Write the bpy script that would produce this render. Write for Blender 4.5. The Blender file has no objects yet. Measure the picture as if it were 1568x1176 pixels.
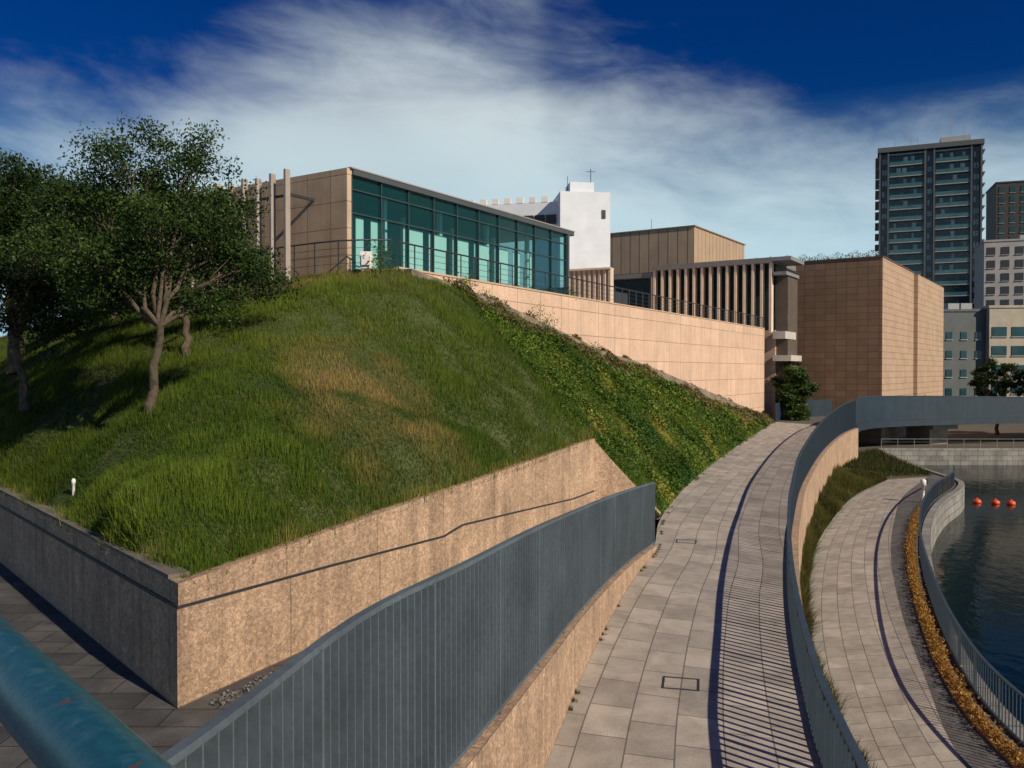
import bpy, math, random
import numpy as np
from mathutils import Vector, geometry
rng=np.random.default_rng(7); random.seed(7)
D=bpy.data; C=bpy.context; SC=C.scene

# ------------------------------------------------------------------ helpers
def link(o,parent=None):
    SC.collection.objects.link(o)
    if parent is not None: o.parent=parent
    return o
def empty(name):
    o=D.objects.new(name,None); return link(o)
def NT(name):
    m=D.materials.new(name); m.use_nodes=True
    nt=m.node_tree; b=nt.nodes['Principled BSDF']; return m,nt,b
def N(nt,t,**k):
    n=nt.nodes.new(t)
    for a,v in k.items(): setattr(n,a,v)
    return n
def mixc(nt,fac,a,b,mode='MIX'):
    n=N(nt,'ShaderNodeMix',data_type='RGBA',blend_type=mode)
    for s,v in ((0,fac),(6,a),(7,b)):
        if isinstance(v,bpy.types.NodeSocket): nt.links.new(v,n.inputs[s])
        else: n.inputs[s].default_value=(v if s==0 else (*v,1))
    return n.outputs[2]
def ramp(nt,src,a,b,va=0.,vb=1.):
    n=N(nt,'ShaderNodeMapRange'); n.inputs[1].default_value=a; n.inputs[2].default_value=b
    n.inputs[3].default_value=va; n.inputs[4].default_value=vb; nt.links.new(src,n.inputs[0]); return n.outputs[0]
def noise(nt,vec,scale,detail=6,rough=.6,dist=0):
    n=N(nt,'ShaderNodeTexNoise'); n.inputs['Scale'].default_value=scale; n.inputs['Detail'].default_value=detail
    n.inputs['Roughness'].default_value=rough; n.inputs['Distortion'].default_value=dist
    nt.links.new(vec,n.inputs['Vector']); return n.outputs['Fac']
def mapping(nt,vec,sc=(1,1,1),rot=(0,0,0),loc=(0,0,0)):
    n=N(nt,'ShaderNodeMapping'); n.inputs['Scale'].default_value=sc; n.inputs['Rotation'].default_value=rot
    n.inputs['Location'].default_value=loc
    nt.links.new(vec,n.inputs['Vector']); return n.outputs[0]
def simple(name,col,rough=.7,nscale=3,namt=.3,bump=.1,metal=0,fine=40,coord='Object'):
    m,nt,b=NT(name); tc=N(nt,'ShaderNodeTexCoord').outputs[coord]
    n1=noise(nt,tc,nscale); n2=noise(nt,tc,fine,4)
    f=ramp(nt,n1,.3,.7,1-namt,1+namt*.6); f2=ramp(nt,n2,.3,.7,1-namt*.5,1+namt*.4)
    mu=N(nt,'ShaderNodeMath',operation='MULTIPLY'); nt.links.new(f,mu.inputs[0]); nt.links.new(f2,mu.inputs[1])
    cb=N(nt,'ShaderNodeCombineColor'); [nt.links.new(mu.outputs[0],cb.inputs[i]) for i in range(3)]
    nt.links.new(mixc(nt,1.,col,cb.outputs[0],'MULTIPLY'),b.inputs['Base Color'])
    b.inputs['Roughness'].default_value=rough; b.inputs['Metallic'].default_value=metal
    if bump:
        bp=N(nt,'ShaderNodeBump'); bp.inputs['Strength'].default_value=bump; bp.inputs['Distance'].default_value=.03
        nt.links.new(n2,bp.inputs['Height']); nt.links.new(bp.outputs[0],b.inputs['Normal'])
    return m
def brick(name,c1,c2,mort,bw,bh,ms=.012,off=.5,rough=.75,nscale=1.2,namt=.25,fine=25,swap=False,bump=.3,bias=0,streak=0,famt=None,patch=0,speck=0):
    m,nt,b=NT(name); uv=N(nt,'ShaderNodeTexCoord').outputs['UV']; v=uv
    if famt is None: famt=namt
    if swap: v=mapping(nt,uv,rot=(0,0,math.pi/2))
    t=N(nt,'ShaderNodeTexBrick',offset=off); nt.links.new(v,t.inputs['Vector'])
    t.inputs['Color1'].default_value=(*c1,1); t.inputs['Color2'].default_value=(*c2,1); t.inputs['Mortar'].default_value=(*mort,1)
    t.inputs['Scale'].default_value=1; t.inputs['Mortar Size'].default_value=ms; t.inputs['Mortar Smooth'].default_value=.1
    t.inputs['Bias'].default_value=bias; t.inputs['Brick Width'].default_value=bw; t.inputs['Row Height'].default_value=bh
    n1=noise(nt,uv,nscale); n2=noise(nt,uv,fine,5,.75)
    f=ramp(nt,n1,.3,.7,1-namt,1+namt*.6); f2=ramp(nt,n2,.33,.67,1-famt*.8,1+famt*.6)
    mu=N(nt,'ShaderNodeMath',operation='MULTIPLY'); nt.links.new(f,mu.inputs[0]); nt.links.new(f2,mu.inputs[1])
    o=mu.outputs[0]
    def mul(o,x):
        m2=N(nt,'ShaderNodeMath',operation='MULTIPLY'); nt.links.new(o,m2.inputs[0]); nt.links.new(x,m2.inputs[1]); return m2.outputs[0]
    if streak:
        s=noise(nt,mapping(nt,uv,(2.2,.12,1)),1.,5,.7); o=mul(o,ramp(nt,s,.45,.72,1,1-streak))
    if patch:
        s=noise(nt,uv,1.3,6,.65,.5); o=mul(o,ramp(nt,s,.40,.68,1,1-patch))
    if speck:
        for scl in (14,32):
            vo_=N(nt,'ShaderNodeTexVoronoi'); vo_.inputs['Scale'].default_value=scl; nt.links.new(uv,vo_.inputs['Vector'])
            sp=N(nt,'ShaderNodeSeparateColor'); nt.links.new(vo_.outputs['Color'],sp.inputs[0]); o=mul(o,ramp(nt,sp.outputs[0],0,1,1-speck,1+speck*.5))
    cb=N(nt,'ShaderNodeCombineColor'); [nt.links.new(o,cb.inputs[i]) for i in range(3)]
    nt.links.new(mixc(nt,1.,t.outputs['Color'],cb.outputs[0],'MULTIPLY'),b.inputs['Base Color'])
    b.inputs['Roughness'].default_value=rough
    bp=N(nt,'ShaderNodeBump'); bp.inputs['Strength'].default_value=bump; bp.inputs['Distance'].default_value=.02
    mm=N(nt,'ShaderNodeMath',operation='SUBTRACT'); nt.links.new(n2,mm.inputs[0]); nt.links.new(t.outputs['Fac'],mm.inputs[1])
    nt.links.new(mm.outputs[0],bp.inputs['Height']); nt.links.new(bp.outputs[0],b.inputs['Normal'])
    return m
def attrmat(name,rough=.6,trans=.25,spec=.2):
    m,nt,b=NT(name); a=N(nt,'ShaderNodeAttribute',attribute_name='Col')
    nt.links.new(a.outputs['Color'],b.inputs['Base Color']); b.inputs['Roughness'].default_value=rough
    b.inputs['Specular IOR Level'].default_value=spec
    tr=N(nt,'ShaderNodeBsdfTranslucent'); nt.links.new(a.outputs['Color'],tr.inputs['Color'])
    mx=N(nt,'ShaderNodeMixShader'); mx.inputs[0].default_value=trans
    nt.links.new(b.outputs[0],mx.inputs[1]); nt.links.new(tr.outputs[0],mx.inputs[2])
    nt.links.new(mx.outputs[0],nt.nodes['Material Output'].inputs['Surface']); return m

def fastmesh(name,V,F,mat,col=None,parent=None,uv=None,smooth=False):
    V=np.asarray(V,dtype=np.float32); F=np.asarray(F,dtype=np.int32); k=F.shape[1]
    me=D.meshes.new(name); me.vertices.add(len(V)); me.vertices.foreach_set('co',V.ravel())
    me.loops.add(F.size); me.loops.foreach_set('vertex_index',F.ravel())
    me.polygons.add(len(F)); me.polygons.foreach_set('loop_start',np.arange(0,F.size,k,dtype=np.int32))
    me.update(calc_edges=True)
    if uv is not None:
        l=me.uv_layers.new(name='UVMap'); l.data.foreach_set('uv',np.asarray(uv,dtype=np.float32)[F.ravel()].ravel())
    if col is not None:
        a=me.color_attributes.new('Col','FLOAT_COLOR','POINT')
        c=np.ones((len(V),4),dtype=np.float32); c[:,:3]=col; a.data.foreach_set('color',c.ravel())
    me.polygons.foreach_set('use_smooth',np.full(len(F),smooth))
    me.materials.append(mat); me.validate(); o=D.objects.new(name,me); return link(o,parent)

class MB:   # mesh builder with UVs in metres
    def __init__(s): s.v=[]; s.f=[]; s.uv=[]
    def face(s,pts,uvs=None):
        i=len(s.v); s.v+= [tuple(p) for p in pts]; s.f.append(list(range(i,i+len(pts))))
        if uvs is None:
            p=[Vector(q) for q in pts]; n=geometry.normal(p) if len(p)>2 else Vector((0,0,1))
            if abs(n.z)>.7: uvs=[(q[0],q[1]) for q in pts]
            else:
                t=Vector((-n.y,n.x,0)).normalized(); uvs=[(Vector(q).dot(t),q[2]) for q in pts]
        s.uv+=list(uvs)
    def box(s,c,ax,ay,hx,hy,z0,z1):
        ax=Vector((ax[0],ax[1],0)).normalized(); ay=Vector((-ax.y,ax.x,0))
        c=Vector((c[0],c[1],0)); q=[c+ax*a*hx+ay*b*hy for a,b in ((-1,-1),(1,-1),(1,1),(-1,1))]
        s.prism([(p.x,p.y) for p in q],z0,z1)
    def prism(s,poly,z0,z1,top=True,bot=True):
        n=len(poly); area=sum(poly[i][0]*poly[(i+1)%n][1]-poly[(i+1)%n][0]*poly[i][1] for i in range(n))
        if area<0: poly=poly[::-1]
        L=0
        for i in range(n):
            a,b=poly[i],poly[(i+1)%n]; l=math.dist(a,b)
            s.face([(*a,z0),(*b,z0),(*b,z1),(*a,z1)],[(L,z0),(L+l,z0),(L+l,z1),(L,z1)]); L+=l
        if top: s.face([(*p,z1) for p in poly],[p for p in poly])
        if bot: s.face([(*p,z0) for p in poly[::-1]],[p for p in poly[::-1]])
    def obj(s,name,mat,parent=None):
        me=D.meshes.new(name); me.from_pydata(s.v,[],s.f); l=me.uv_layers.new(name='UVMap')
        for p in me.polygons:
            for li in p.loop_indices: l.data[li].uv=s.uv[me.loops[li].vertex_index]
        me.materials.append(mat); me.update(); return link(D.objects.new(name,me),parent)

def crom(pts,step):
    P=np.array(pts,float); Q=np.vstack([2*P[0]-P[1],P,2*P[-1]-P[-2]]); out=[]
    for i in range(1,len(Q)-2):
        p0,p1,p2,p3=Q[i-1:i+3]; n=max(2,int(np.linalg.norm((p2-p1)[:2])/.25))
        for t in np.linspace(0,1,n,endpoint=False):
            out.append(.5*((2*p1)+(-p0+p2)*t+(2*p0-5*p1+4*p2-p3)*t*t+(-p0+3*p1-3*p2+p3)*t**3))
    out.append(P[-1]); out=np.array(out)
    s=np.concatenate([[0],np.cumsum(np.linalg.norm(np.diff(out[:,:2],axis=0),axis=1))])
    n=max(2,int(round(s[-1]/step))+1); t=np.linspace(0,s[-1],n)
    return np.stack([np.interp(t,s,out[:,k]) for k in range(out.shape[1])],1),t
def normals2(P,mitre=False):
    if mitre:
        sg=np.diff(P[:,:2],axis=0); sg/=np.linalg.norm(sg,axis=1)[:,None]; sn=np.stack([-sg[:,1],sg[:,0]],1)
        n=np.vstack([sn[:1],sn[:-1]+sn[1:],sn[-1:]]); n/=np.linalg.norm(n,axis=1)[:,None]
        k=np.concatenate([[1],(n[1:-1]*sn[1:]).sum(1),[1]]); n=n/np.maximum(k,.3)[:,None]; return None,n
    d=np.gradient(P[:,:2],axis=0); d/=np.linalg.norm(d,axis=1)[:,None]; return d,np.stack([-d[:,1],d[:,0]],1)
def ribbon(name,pts,zbot,th,mat,parent=None,step=1.,side=0,smooth=True):
    P,s=(crom(pts,step) if smooth else (np.array(pts,float),None))
    if s is None: s=np.concatenate([[0],np.cumsum(np.linalg.norm(np.diff(P[:,:2],axis=0),axis=1))])
    d,n=normals2(P,not smooth)
    zb=P[:,3] if P.shape[1]>3 else np.full(len(P),zbot)
    A=P[:,:2]+n*(side+th/2); B=P[:,:2]+n*(side-th/2); m=MB()
    for i in range(len(P)-1):
        a0=(*A[i],zb[i]);a1=(*A[i+1],zb[i+1]);a2=(*A[i+1],P[i+1,2]);a3=(*A[i],P[i,2])
        b0=(*B[i],zb[i]);b1=(*B[i+1],zb[i+1]);b2=(*B[i+1],P[i+1,2]);b3=(*B[i],P[i,2])
        m.face([a1,a0,a3,a2],[(s[i+1],a1[2]),(s[i],a0[2]),(s[i],a3[2]),(s[i+1],a2[2])])
        m.face([b0,b1,b2,b3],[(s[i],b0[2]),(s[i+1],b1[2]),(s[i+1],b2[2]),(s[i],b3[2])])
        m.face([b3,b2,a2,a3],[(s[i],0),(s[i+1],0),(s[i+1],th),(s[i],th)])
        m.face([a0,a1,b1,b0],[(s[i],0),(s[i+1],0),(s[i+1],th),(s[i],th)])
        if i==0: m.face([a0,b0,b3,a3],[(0,a0[2]),(th,a0[2]),(th,a3[2]),(0,a3[2])])
        if i==len(P)-2: m.face([b1,a1,a2,b2],[(0,a1[2]),(th,a1[2]),(th,a2[2]),(0,a2[2])])
    return m.obj(name,mat,parent)
def strip(name,L,R,z,mat,parent=None,n=120,uo=0):
    l,_=crom(L,.5); r,_=crom(R,.5)
    li=np.linspace(0,len(l)-1,n); ri=np.linspace(0,len(r)-1,n)
    l=np.stack([np.interp(li,np.arange(len(l)),l[:,k]) for k in (0,1)],1); r=np.stack([np.interp(ri,np.arange(len(r)),r[:,k]) for k in (0,1)],1)
    c=(l+r)/2; s=np.concatenate([[0],np.cumsum(np.linalg.norm(np.diff(c,axis=0),axis=1))]); w=np.linalg.norm(l-r,axis=1)
    V=np.zeros((2*n,3)); V[0::2,:2]=l; V[1::2,:2]=r; V[:,2]=z
    uv=np.zeros((2*n,2)); uv[0::2,0]=-w/2+uo; uv[1::2,0]=w/2+uo; uv[0::2,1]=s; uv[1::2,1]=s
    F=[(2*i,2*i+1,2*i+3,2*i+2) for i in range(n-1)]
    return fastmesh(name,V,F,mat,uv=uv,parent=parent)
def boxes(P,ax,half):
    n=len(P); ax3=np.zeros((n,3)); ax3[:,:2]=ax; ay=np.stack([-ax[:,1],ax[:,0],np.zeros(n)],1)
    V=[]
    for sx,sy,sz in ((-1,-1,-1),(1,-1,-1),(1,1,-1),(-1,1,-1),(-1,-1,1),(1,-1,1),(1,1,1),(-1,1,1)):
        V.append(P+ax3*(sx*half[:,:1])+ay*(sy*half[:,1:2])+np.array([0,0,sz])*half[:,2:3])
    V=np.stack(V,1).reshape(-1,3)
    f=np.array([(0,3,2,1),(4,5,6,7),(0,1,5,4),(1,2,6,5),(2,3,7,6),(3,0,4,7)])
    F=(f[None]+8*np.arange(n)[:,None,None]).reshape(-1,4); return V,F
def fence(name,pts,mat,spacing=.13,depth=.035,thick=.006,post=2.4,base=True,railw=None):
    """pts: x,y,zbase,height"""
    root=empty(name); P,s=crom(pts,spacing); d,n=normals2(P); railw=railw or 2*depth+.05
    c=P[:,:3].copy(); c[:,2]+=P[:,3]/2; h=np.stack([np.full(len(P),depth),np.full(len(P),thick),P[:,3]/2-.02],1)
    V,F=boxes(c,n,h); fastmesh('balusters',V,F,mat,parent=root)
    k=max(1,int(post/spacing)); Q=P[::k]; c=Q[:,:3].copy(); c[:,2]+=Q[:,3]/2-.02
    V,F=boxes(c,n[::k],np.stack([np.full(len(Q),depth+.012),np.full(len(Q),.02),Q[:,3]/2],1)); fastmesh('posts',V,F,mat,parent=root)
    T=[(p[0],p[1],p[2]+p[3]+.02,p[2]+p[3]-.03) for p in P[::2]]+[(P[-1][0],P[-1][1],P[-1][2]+P[-1][3]+.02,P[-1][2]+P[-1][3]-.03)]
    ribbon('top_rail',T,0,railw,mat,root,step=.5)
    if base: ribbon('bottom_rail',[(p[0],p[1],p[2]+.09,p[2]+.04) for p in P[::2]],0,2*depth+.03,mat,root,step=.5)
    return root
def tube(name,pts,r,mat,parent=None,res=6):
    cu=D.curves.new(name,'CURVE'); cu.dimensions='3D'; sp=cu.splines.new('POLY'); sp.points.add(len(pts)-1)
    for i,p in enumerate(pts): sp.points[i].co=(*p[:3],1); sp.points[i].radius=(p[3] if len(p)>3 else 1)
    cu.bevel_depth=r; cu.bevel_resolution=res; cu.use_fill_caps=True; cu.materials.append(mat)
    return link(D.objects.new(name,cu),parent)

# ------------------------------------------------------------------ camera, light, world
cam=D.objects.new('camera',D.cameras.new('camera')); link(cam); SC.camera=cam
cam.location=(0,0,6); cam.rotation_euler=(math.radians(90-.88),0,0)
cam.data.sensor_width=36; cam.data.lens=29.85; cam.data.clip_end=8000; cam.data.clip_start=.05
EL=math.radians(32); SA=Vector((.735,-.68)).normalized()
sd=Vector((SA.x*math.cos(EL),SA.y*math.cos(EL),math.sin(EL)))
sl=D.lights.new('sun','SUN'); sl.energy=5.0; sl.angle=math.radians(.5); sl.color=(1,.84,.64)
so=link(D.objects.new('sun',sl)); so.rotation_euler=(-sd).to_track_quat('-Z','Y').to_euler()
so.location=(30,-30,40)
W=D.worlds.new('World'); SC.world=W; W.use_nodes=True; nt=W.node_tree
sky=N(nt,'ShaderNodeTexSky',sky_type='NISHITA',sun_disc=False); sky.sun_elevation=EL; sky.sun_rotation=math.atan2(SA.x,SA.y)
sky.air_density=1.; sky.dust_density=.4; sky.ozone_density=3.
g=N(nt,'ShaderNodeTexCoord').outputs['Generated']; sx=N(nt,'ShaderNodeSeparateXYZ'); nt.links.new(g,sx.inputs[0])
def M(op,a,b=None,c=None):
    n=N(nt,'ShaderNodeMath',operation=op)
    for i,v in enumerate((a,b,c)):
        if v is None: continue
        if isinstance(v,(int,float)): n.inputs[i].default_value=v
        else: nt.links.new(v,n.inputs[i])
    return n.outputs[0]
az=M('ARCTAN2',sx.outputs[0],sx.outputs[1]); el=M('ARCSINE',sx.outputs[2])
azf=ramp(nt,az,math.radians(-60),math.radians(60))
fc=N(nt,'ShaderNodeFloatCurve'); nt.links.new(azf,fc.inputs['Value']); cv=fc.mapping.curves[0]
cp=[(0,.38),(.242,.46),(.33,.58),(.451,.76),(.5,.74),(.5275,.64),(.614,.53),(.696,.45),(.758,.42),(1,.40)]
cv.points[0].location=cp[0]; cv.points[1].location=cp[-1]
for p in cp[1:-1]: cv.points.new(*p)
fc.mapping.update()
bound=M('MULTIPLY',fc.outputs[0],.5)
cmb=N(nt,'ShaderNodeCombineXYZ'); nt.links.new(M('MULTIPLY_ADD',el,.8,az),cmb.inputs[0]); nt.links.new(M('MULTIPLY',el,2.4),cmb.inputs[1])
n1=noise(nt,cmb.outputs[0],3.2,8,.56,.4); n2=noise(nt,mapping(nt,cmb.outputs[0],loc=(3.1,1.7,0)),9,8,.60,.6); n3=noise(nt,mapping(nt,cmb.outputs[0],loc=(7,4,2)),2.2,5,.5)
e=M('SUBTRACT',bound,el); e=M('ADD',e,M('MULTIPLY',M('SUBTRACT',n1,.5),.24)); e=M('ADD',e,M('MULTIPLY',M('SUBTRACT',n2,.5),.09))
msk=N(nt,'ShaderNodeMapRange',interpolation_type='SMOOTHSTEP'); nt.links.new(e,msk.inputs[0]); msk.inputs[1].default_value=-.075; msk.inputs[2].default_value=.10
dens=ramp(nt,n3,.3,.58,.80,1.); mask=M('MULTIPLY',msk.outputs[0],dens)
hs=N(nt,'ShaderNodeHueSaturation'); hs.inputs['Saturation'].default_value=1.45; hs.inputs['Value'].default_value=.50; nt.links.new(sky.outputs[0],hs.inputs['Color'])
base=mixc(nt,1.,hs.outputs[0],(.10,.58,1.15),'MULTIPLY')
hz=ramp(nt,el,0,.30,1,0)
base=mixc(nt,M('MULTIPLY',hz,.75),base,(2.6,6.2,8.6))
cl=mixc(nt,ramp(nt,el,.05,.3),(6.0,9.2,10.6),(8.0,9.2,9.6))
colr=mixc(nt,mask,base,cl)
bg=nt.nodes['Background']; nt.links.new(colr,bg.inputs[0]); bg.inputs[1].default_value=.074
SC.view_settings.view_transform='Standard'; SC.view_settings.look='None'; SC.view_settings.exposure=0

# ------------------------------------------------------------------ materials
concrete=brick('concrete_wall_mat',(.56,.395,.27),(.50,.35,.24),(.22,.15,.1),3.2,9,.012,0,.85,.9,.26,26,bump=1.,streak=.4,famt=.4,speck=.28)
terr_m=brick('terrace_panel_mat',(.70,.50,.375),(.63,.45,.335),(.28,.20,.14),2.9,1.7,.024,0,.8,.5,.12,14,bump=.2,streak=.18,famt=.16,speck=.10)
stone_m=brick('stone_tile_mat',(.28,.172,.11),(.225,.138,.085),(.12,.075,.05),1.35,.85,.035,0,.8,.3,.16,8,bump=.2,streak=.12,famt=.25)
tan_m=brick('tan_panel_mat',(.42,.31,.22),(.38,.28,.2),(.13,.10,.07),1.5,30,.07,0,.8,.4,.12,10,bump=.1,streak=.15)
pave_m=brick('path_paving_mat',(.52,.475,.425),(.38,.35,.315),(.17,.155,.145),1.25,.78,.014,.42,.75,.6,.2,30,swap=True,bump=.35,patch=.30,famt=.28)
pave2_m=brick('promenade_paving_mat',(.46,.42,.37),(.35,.32,.285),(.14,.13,.12),1.1,.7,.016,.37,.75,.6,.2,28,swap=True,bump=.35,patch=.3,famt=.25)
grey_m=brick('grey_paving_mat',(.15,.15,.145),(.11,.11,.11),(.07,.07,.07),.6,.6,.012,.5,.8,.6,.25,30,bump=.3,patch=.2)
darkp_m=brick('shaded_paving_mat',(.12,.12,.12),(.05,.053,.057),(.025,.025,.025),1.5,.75,.016,.5,.75,.7,.3,30,bump=.35,bias=-.1,patch=.4)  # darker stone, with the shade over the left pavement put into its colour
steel=simple('blue_grey_steel',(.038,.066,.095),.5,2,.2,.03,0)
steel2=simple('grey_steel',(.105,.14,.17),.5,.7,.3,.03,.1,fine=15)
dark=simple('dark_metal',(.03,.035,.04),.5,3,.2,0)
white=simple('white_render',(.72,.73,.74),.7,.6,.08,.03)
whitep=simple('white_paint',(.75,.75,.74),.5,1,.1,0)
ground_m=simple('ground_mat',(.10,.09,.07),.9,.3,.3,.2,fine=4)
soil_m=simple('hill_soil',(.075,.095,.028),.95,.6,.4,.6,fine=9)
bark=simple('bark_mat',(.10,.08,.055),.9,6,.5,.9,fine=30)
quay_m=brick('quay_stone',(.30,.30,.28),(.22,.22,.21),(.09,.09,.09),1.4,.6,.03,.5,.85,.6,.3,14,bump=.5,streak=.3)
leafm=attrmat('leaf_mat',.5,.3); grassm=attrmat('grass_mat',.6,.4,.15)
teal=simple('tower_glass_mat',(.02,.06,.07),.15,.4,.4,0,fine=2)
orange=simple('ochre_stone',(.36,.19,.06),.9,1.2,.5,.5,fine=12)
gm,nt2,b=NT('teal_glass'); b.inputs['Base Color'].default_value=(.012,.13,.15,1); b.inputs['Roughness'].default_value=.04; b.inputs['Specular IOR Level'].default_value=.9
tr=N(nt2,'ShaderNodeBsdfTransparent'); tr.inputs[0].default_value=(.60,.90,.92,1); mx=N(nt2,'ShaderNodeMixShader'); mx.inputs[0].default_value=.78
nt2.links.new(b.outputs[0],mx.inputs[1]); nt2.links.new(tr.outputs[0],mx.inputs[2]); nt2.links.new(mx.outputs[0],nt2.nodes['Material Output'].inputs[0])
wm,nt3,b=NT('water_mat'); b.inputs['Base Color'].default_value=(.002,.009,.010,1); b.inputs['Roughness'].default_value=.08; b.inputs['IOR'].default_value=1.3; b.inputs['Specular IOR Level'].default_value=.25
tc=N(nt3,'ShaderNodeTexCoord').outputs['Object']; w1=noise(nt3,mapping(nt3,tc,(1,.6,1)),1.4,4,.5); bp=N(nt3,'ShaderNodeBump'); bp.inputs['Strength'].default_value=.3; bp.inputs['Distance'].default_value=.08
nt3.links.new(w1,bp.inputs['Height']); nt3.links.new(bp.outputs[0],b.inputs['Normal'])

# ------------------------------------------------------------------ base ground + water
quay=[(13.4,-40),(13.2,5),(12.9,15),(13.3,21.2),(14.4,26.2),(17.3,34),(21.6,43.8),(26.2,53),(31.0,61),(36.0,68),(38.6,73),(39.6,80),(41.5,92),(44,102)]
Q,_=crom(quay,1.)
V=[];F=[]
for p in Q: V+=[(-3000,p[1],-3.5),(p[0],p[1],-3.5)]
for i in range(len(Q)-1): F.append((2*i,2*i+1,2*i+3,2*i+2))
b0=len(V); V+=[(-3000,102,-3.5),(44,102,-3.5),(3000,102,-3.5),(3000,5000,-3.5),(44,5000,-3.5),(-3000,5000,-3.5)]
F+=[(b0,b0+1,b0+4,b0+5),(b0+1,b0+2,b0+3,b0+4)]
b1=len(V); V+=[(-3000,-40,-3.5),(13.4,-40,-3.5),(13.4,-1500,-3.5),(-3000,-1500,-3.5)]; F.append((b1+3,b1+2,b1+1,b1))
fastmesh('ground',V,F,ground_m)
fastmesh('water',[(-5,-1500,-5.3),(3000,-1500,-5.3),(3000,110,-5.3),(-5,110,-5.3)],[(0,1,2,3)],wm)
ribbon('quay_wall',[(p[0]-.15,p[1],-3.38) for p in quay],-7,.45,quay_m,step=1)
ribbon('sea_wall',[(44,102.2,-3.3),(80,102.2,-3.3),(300,104,-3.3)],-7,.6,quay_m,step=4)

# ------------------------------------------------------------------ upper path
railL=[(-2.9,-3),(-2.6,1.5),(-1.8,4.3),(-1.25,6.9),(-.55,9.25),(.35,12.8),(1.2,16.5),(2.1,20),(3.3,24.2),(4.75,28.5)]
pathL=railL+[(6.03,34.4),(8.5,42.4),(12.3,53),(18.2,68.4),(24.5,84),(31.0,100)]
pathR=[(2.6,-3),(3.6,6),(4.05,9),(4.75,12.8),(5.2,14.7),(6.1,18.1),(7.3,22.2),(9.06,27.7),(11.1,33.6),(15.5,45.3),(23.4,63.9),(31,80),(36.3,89.7)]
strip('path',pathL,pathR,0.0,pave_m,n=260,uo=.1)
wallR=[(x,y,-.02) for x,y in pathR]
ribbon('retaining_wall',wallR,-3.6,.4,concrete,step=1.,side=-.1)
m=MB(); m.prism([(36.3,89.7),(31,100.5),(28,99),(33.5,88.5)],-3.6,-.02); m.obj('path_abutment',concrete)
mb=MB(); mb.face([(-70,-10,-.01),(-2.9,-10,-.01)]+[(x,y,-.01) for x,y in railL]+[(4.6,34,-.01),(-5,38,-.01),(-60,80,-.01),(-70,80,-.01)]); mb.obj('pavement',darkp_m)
zt={-3:1.95,1.5:1.95,4.3:1.9,6.9:1.9,9.25:1.78,12.8:1.53,16.5:1.17,20:.86,24.2:.5,28.5:.16}
ribbon('ramp_wall',[(x,y,zt[y]) for x,y in railL],-.1,.3,concrete,step=.8)
fence('metal_railing',[(x,y,zt[y]+.01,2.08) for x,y in railL],steel2,.155,.045,.008,railw=.075)
hR=np.interp([p[1] for p in pathR],[0,18,33.6,57,90],[1.2,1.2,1.5,2.1,3.0])
fence('metal_railing',[(p[0],p[1],-.015,h) for p,h in zip(pathR,hR)],steel,.25,.05,.012,railw=.11)

for (x,y,r) in ((6.14,29.8,.25),(3.24,16.2,.22)):
    m=MB(); a=Vector((math.sin(r),math.cos(r))); ax=(a.y,-a.x)
    hx,hy=.33,.3; c=Vector((x,y)); X=Vector(ax)
    for sgn in (-1,1):
        cc=c+X*sgn*hx; m.box(cc,ax,0,.02,hy+.02,0,.01)
        cc=c+a*sgn*hy; m.box(cc,ax,0,hx-.02,.02,0,.01)
    m.obj('drain_cover',dark)

# ------------------------------------------------------------------ lower promenade
pl=[(7.3,5),(7.6,14),(8.45,20.3),(9.6,26.2),(11.9,34),(15.6,43.8),(19.9,53),(26,64.3),(32.8,74)]
pr=[(9.9,5),(10.1,14),(10.9,20.3),(12.8,26.2),(15.6,34),(19.6,43.8),(23.9,53),(29.7,64.3),(37.3,76)]
strip('promenade',pl,pr,-3.49,pave2_m,n=200)
strip('quayside_pavement',pr,[(p[0]-.3,p[1]) for p in quay[1:12]],-3.494,grey_m,n=200)
rl=[(12.5,5),(12.4,15),(12.8,21.2),(14.0,26.2),(16.9,34),(21.1,43.8),(25.7,53),(30.4,61),(35.6,68.4),(38,73)]
fence('promenade_railing',[(x,y,-3.38,1.25) for x,y in rl],steel,.22,.012,.012,post=2.4,railw=.09)

# ------------------------------------------------------------------ hill
vv=Vector((-.8412,.5407)); uu=Vector((.5407,.8412)); C0=Vector((-8.05,41.5))
T0=(-5.62,42.0); T1=(30.3,102.0)
def onT(f): return (T0[0]+(T1[0]-T0[0])*f,T0[1]+(T1[1]-T0[1])*f)
loop=[(-38,51.9,2.1),(-27,39.4,2.1),(-16.6,27.5,2.1),(-11.3,21.4,2.1),(-6,15.45,2.1),(-2.9,22,2.45),(0.2,28.5,2.75),(3.26,35,3.1),(5.0,35.3,1.2),(6.05,34.6,.02)]
loop+=[(8.5,42.4,.02),(12.3,53,.02),(18.2,68.4,.02),(24.5,84,.02),(31.0,100,.02),(30.6,102,.1)]
tz=[(1,.2),(.8,2.5),(.6,4.7),(.42,6.6),(.32,7.4),(.2,8.9),(.1,10.1),(0,11.0)]
for f,z in tz[1:]: x,y=onT(f); loop.append((x,y,z))
for t,z in ((0,10.75),(5,10.6),(12,10.4),(20,10.2)): p=C0+vv*t; loop.append((p.x,p.y,z))
loop+=[(-40,66,8.5)]
inner=[(-10.7,25,4.75),(-11.8,31,6.5),(-4.8,28,5.3),(-6,35,8.6),(-7,39.5,10.5),(-17.5,31,5.0),(-16,38,8.0),(-2,33,6.0),(2,40,5.2),(-2,24,3.6),(9,50,2.9),(-9,20,3.4),(-24,44,7.0),(14,63,3.2),(3,47,6.6)]
ctl=np.array(loop+inner)
def U(r2): return np.where(r2>0,r2*np.log(np.maximum(r2,1e-12)),0)
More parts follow.
